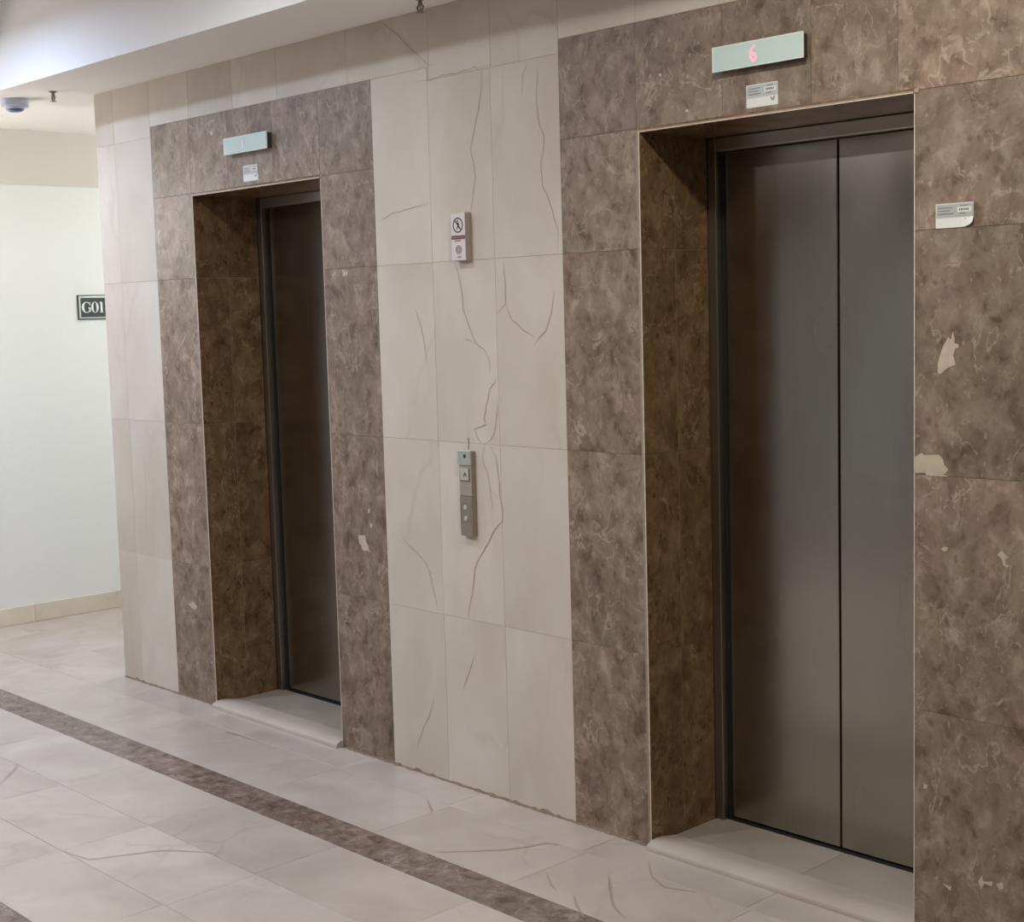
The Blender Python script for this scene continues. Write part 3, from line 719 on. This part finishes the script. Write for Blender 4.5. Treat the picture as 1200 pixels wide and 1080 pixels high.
fr = boxes('display_recess', M['plate'], t, [(-0.024, -0.0225, -D - 0.0016, -D - 0.0007, 0.040, 0.110), (0.0205, 0.022, -D - 0.0016, -D - 0.0007, 0.040, 0.110),
                                        (-0.0225, 0.0205, -D - 0.0016, -D - 0.0007, 0.1085, 0.110), (-0.0225, 0.0205, -D - 0.0016, -D - 0.0007, 0.040, 0.0415)])
for i, (x, z) in enumerate(((-0.002, 0.094), (-0.001, 0.057))):
    bm = bmesh.new(); lathe(bm, [(0.0085, -D - 0.0007), (0.0085, -D - 0.0020), (0.0060, -D - 0.0032)], 20, 'y', (x, 0, z))
    from_bm('indicator_lamp', bm, M['lens'], t)
poly('seam_line', M['dark'], wall_back, [(1.3378, 1.157), (1.3400, 1.157), (1.3400, 1.196), (1.3378, 1.196)], y=-0.0009, depth=0.0006)

# ------------------------------------------------------------------ room sign on the end wall
t = thing('room_sign', 'black room sign reading G01 in a silver frame on the white wall', 'sign', (XE, 0.7505, 1.622), PI / 2)
SW, SH = 0.111, 0.135                          # local x runs along world +y
boxes('backing', M['sign_black'], t, [(-SW, SW, -0.008, -0.0005, 0, SH)], bev=0.001)
boxes('frame', M['sign_frame'], t, [(-SW + 0.006, SW - 0.006, -0.0105, -0.0082, SH - 0.016, SH - 0.006), (-SW + 0.006, SW - 0.006, -0.0105, -0.0082, 0.006, 0.013),
                                    (-SW + 0.006, -SW + 0.016, -0.0105, -0.0082, 0.013, SH - 0.016), (SW - 0.016, SW - 0.006, -0.0105, -0.0082, 0.013, SH - 0.016)])
ya, yb = -0.0098, -0.0082
bm = bmesh.new(); zc = 0.067; hh = 0.030
gx = -0.060
ring(bm, gx, zc, 0.028, hh, 0.0140, 0.0055, ya, yb, 28, PI * 0.27, PI * 1.78, lambda a: 0.55 + 0.45 * max(0, -math.cos(a)))
bar(bm, (gx + 0.0200, zc - 0.024), (gx + 0.0200, zc - 0.002), 0.0085, ya, yb); bar(bm, (gx + 0.010, zc - 0.003), (gx + 0.027, zc - 0.003), 0.004, ya, yb)
bar(bm, (gx + 0.0205, zc + 0.010), (gx + 0.0205, zc + 0.028), 0.004, ya, yb)
ring(bm, -0.0095, zc, 0.0215, hh, 0.0120, 0.0050, ya, yb, 32, 0, 2 * PI, lambda a: 0.35 + 0.65 * abs(math.cos(a)))
bar(bm, (0.0300, zc - 0.029), (0.0300, zc + 0.029), 0.0115, ya, yb); bar(bm, (0.0205, zc - 0.0275), (0.0395, zc - 0.0275), 0.0045, ya, yb)
bar(bm, (0.0205, zc + 0.0230), (0.0285, zc + 0.0280), 0.0050, ya, yb)
from_bm('lettering', bm, M['sign_text'], t)

# ------------------------------------------------------------------ baseboard on the end wall
bb = boxes('baseboard_left', M['grout_pale'], None, [(XE + 0.0002, XE + 0.003, -0.74, 3.19, 0.0005, 0.094)])
setting(bb, 'low cream marble baseboard along the white end wall', 'baseboard')
y = 0.285 - 0.61
while y < 3.1:
    tile('baseboard_tile', bb, 'base', '+x', y, min(y + 0.61, 3.19), 0.0006, 0.0955, XE + 0.0135, t=0.0100, ch=0.0012)
    y += 0.61

# ------------------------------------------------------------------ ceiling devices
def sprinkler(x, y, label):
    t = thing('sprinkler_head', label, 'sprinkler', (x, y, ZC), group='sprinkler heads in the ceiling strip')
    bm = bmesh.new(); lathe(bm, [(0.0165, -0.0003), (0.0165, -0.003), (0.012, -0.006), (0.008, -0.0075)], 20); from_bm('escutcheon', bm, M['brass'], t)
    bm = bmesh.new(); lathe(bm, [(0.007, -0.006), (0.007, -0.018), (0.0085, -0.0185), (0.0085, -0.022)], 16); from_bm('body', bm, M['brass'], t)
    bm = bmesh.new()
    for s in (-1, 1):
        bar(bm, (s * 0.007, -0.019), (s * 0.0150, -0.029), 0.0045, -0.0025, 0.0025); bar(bm, (s * 0.0150, -0.029), (s * 0.004, -0.042), 0.0045, -0.002, 0.002)
    from_bm('yoke', bm, M['brass'], t)
    bm = bmesh.new(); lathe(bm, [(0.0025, -0.022), (0.003, -0.030), (0.0022, -0.039)], 12); from_bm('glass_bulb', bm, M['lens'], t)
    bm = bmesh.new(); lathe(bm, [(0.004, -0.0395), (0.0125, -0.0425), (0.0125, -0.0438), (0.003, -0.0438)], 16); from_bm('deflector', bm, M['brass'], t)
sprinkler(-1.052, -0.193, 'small metal sprinkler head beside the smoke detector')
sprinkler(1.303, -0.117, 'metal sprinkler head at the top edge between the two elevators')
t = thing('smoke_detector', 'round pale blue smoke detector on the ceiling at the far left', 'detector', (-1.355, -0.225, ZC))
bm = bmesh.new(); lathe(bm, [(0.060, -0.0004), (0.061, -0.004), (0.061, -0.030), (0.058, -0.033)], 32); from_bm('base_plate', bm, M['detector'], t, smooth=False)
bm = bmesh.new(); lathe(bm, [(0.046, -0.0332), (0.045, -0.038), (0.040, -0.042)], 32); from_bm('body', bm, M['detector'], t)
bm = bmesh.new(); lathe(bm, [(0.038, -0.0422), (0.034, -0.049), (0.022, -0.055), (0.008, -0.057)], 32); from_bm('lens', bm, M['detector_lens'], t)

# ------------------------------------------------------------------ unseen pale doors, put in for the elevator doors to reflect
def pale_door(name, label, loc, rz, hw):
    t = thing(name, label, 'door', loc, rz, kind='structure')
    for s in (-1, 1):
        a, b = sorted((s * 0.002, s * hw))
        boxes('door_leaf', M['door_paint'], t, [(a, b, -0.035, -0.0005, 0.012, 2.05)], bev=0.002)
    boxes('door_frame', M['cream_tone'], t, [(-hw - 0.08, -hw - 0.005, -0.045, -0.0005, 0.001, 2.13), (hw + 0.005, hw + 0.08, -0.045, -0.0005, 0.001, 2.13), (-hw - 0.005, hw + 0.005, -0.045, -0.0005, 2.056, 2.13)])
    for s in (-1, 1):
        bm = bmesh.new(); lathe(bm, [(0.010, -0.0352), (0.010, -0.075), (0.022, -0.080), (0.022, -0.095), (0.012, -0.102)], 20, 'y', (s * 0.07, 0, 1.0)); from_bm('door_knob', bm, M['sign_frame'], t)
pale_door('door_3', 'pale blue double door on the brown wall, added out of view', (XE, -1.75, 0), PI / 2, 0.62)
pale_door('door_4', 'pale blue double door opposite the elevators, mirrored in the right elevator', (-0.70, -5.0, 0), PI, 0.80)
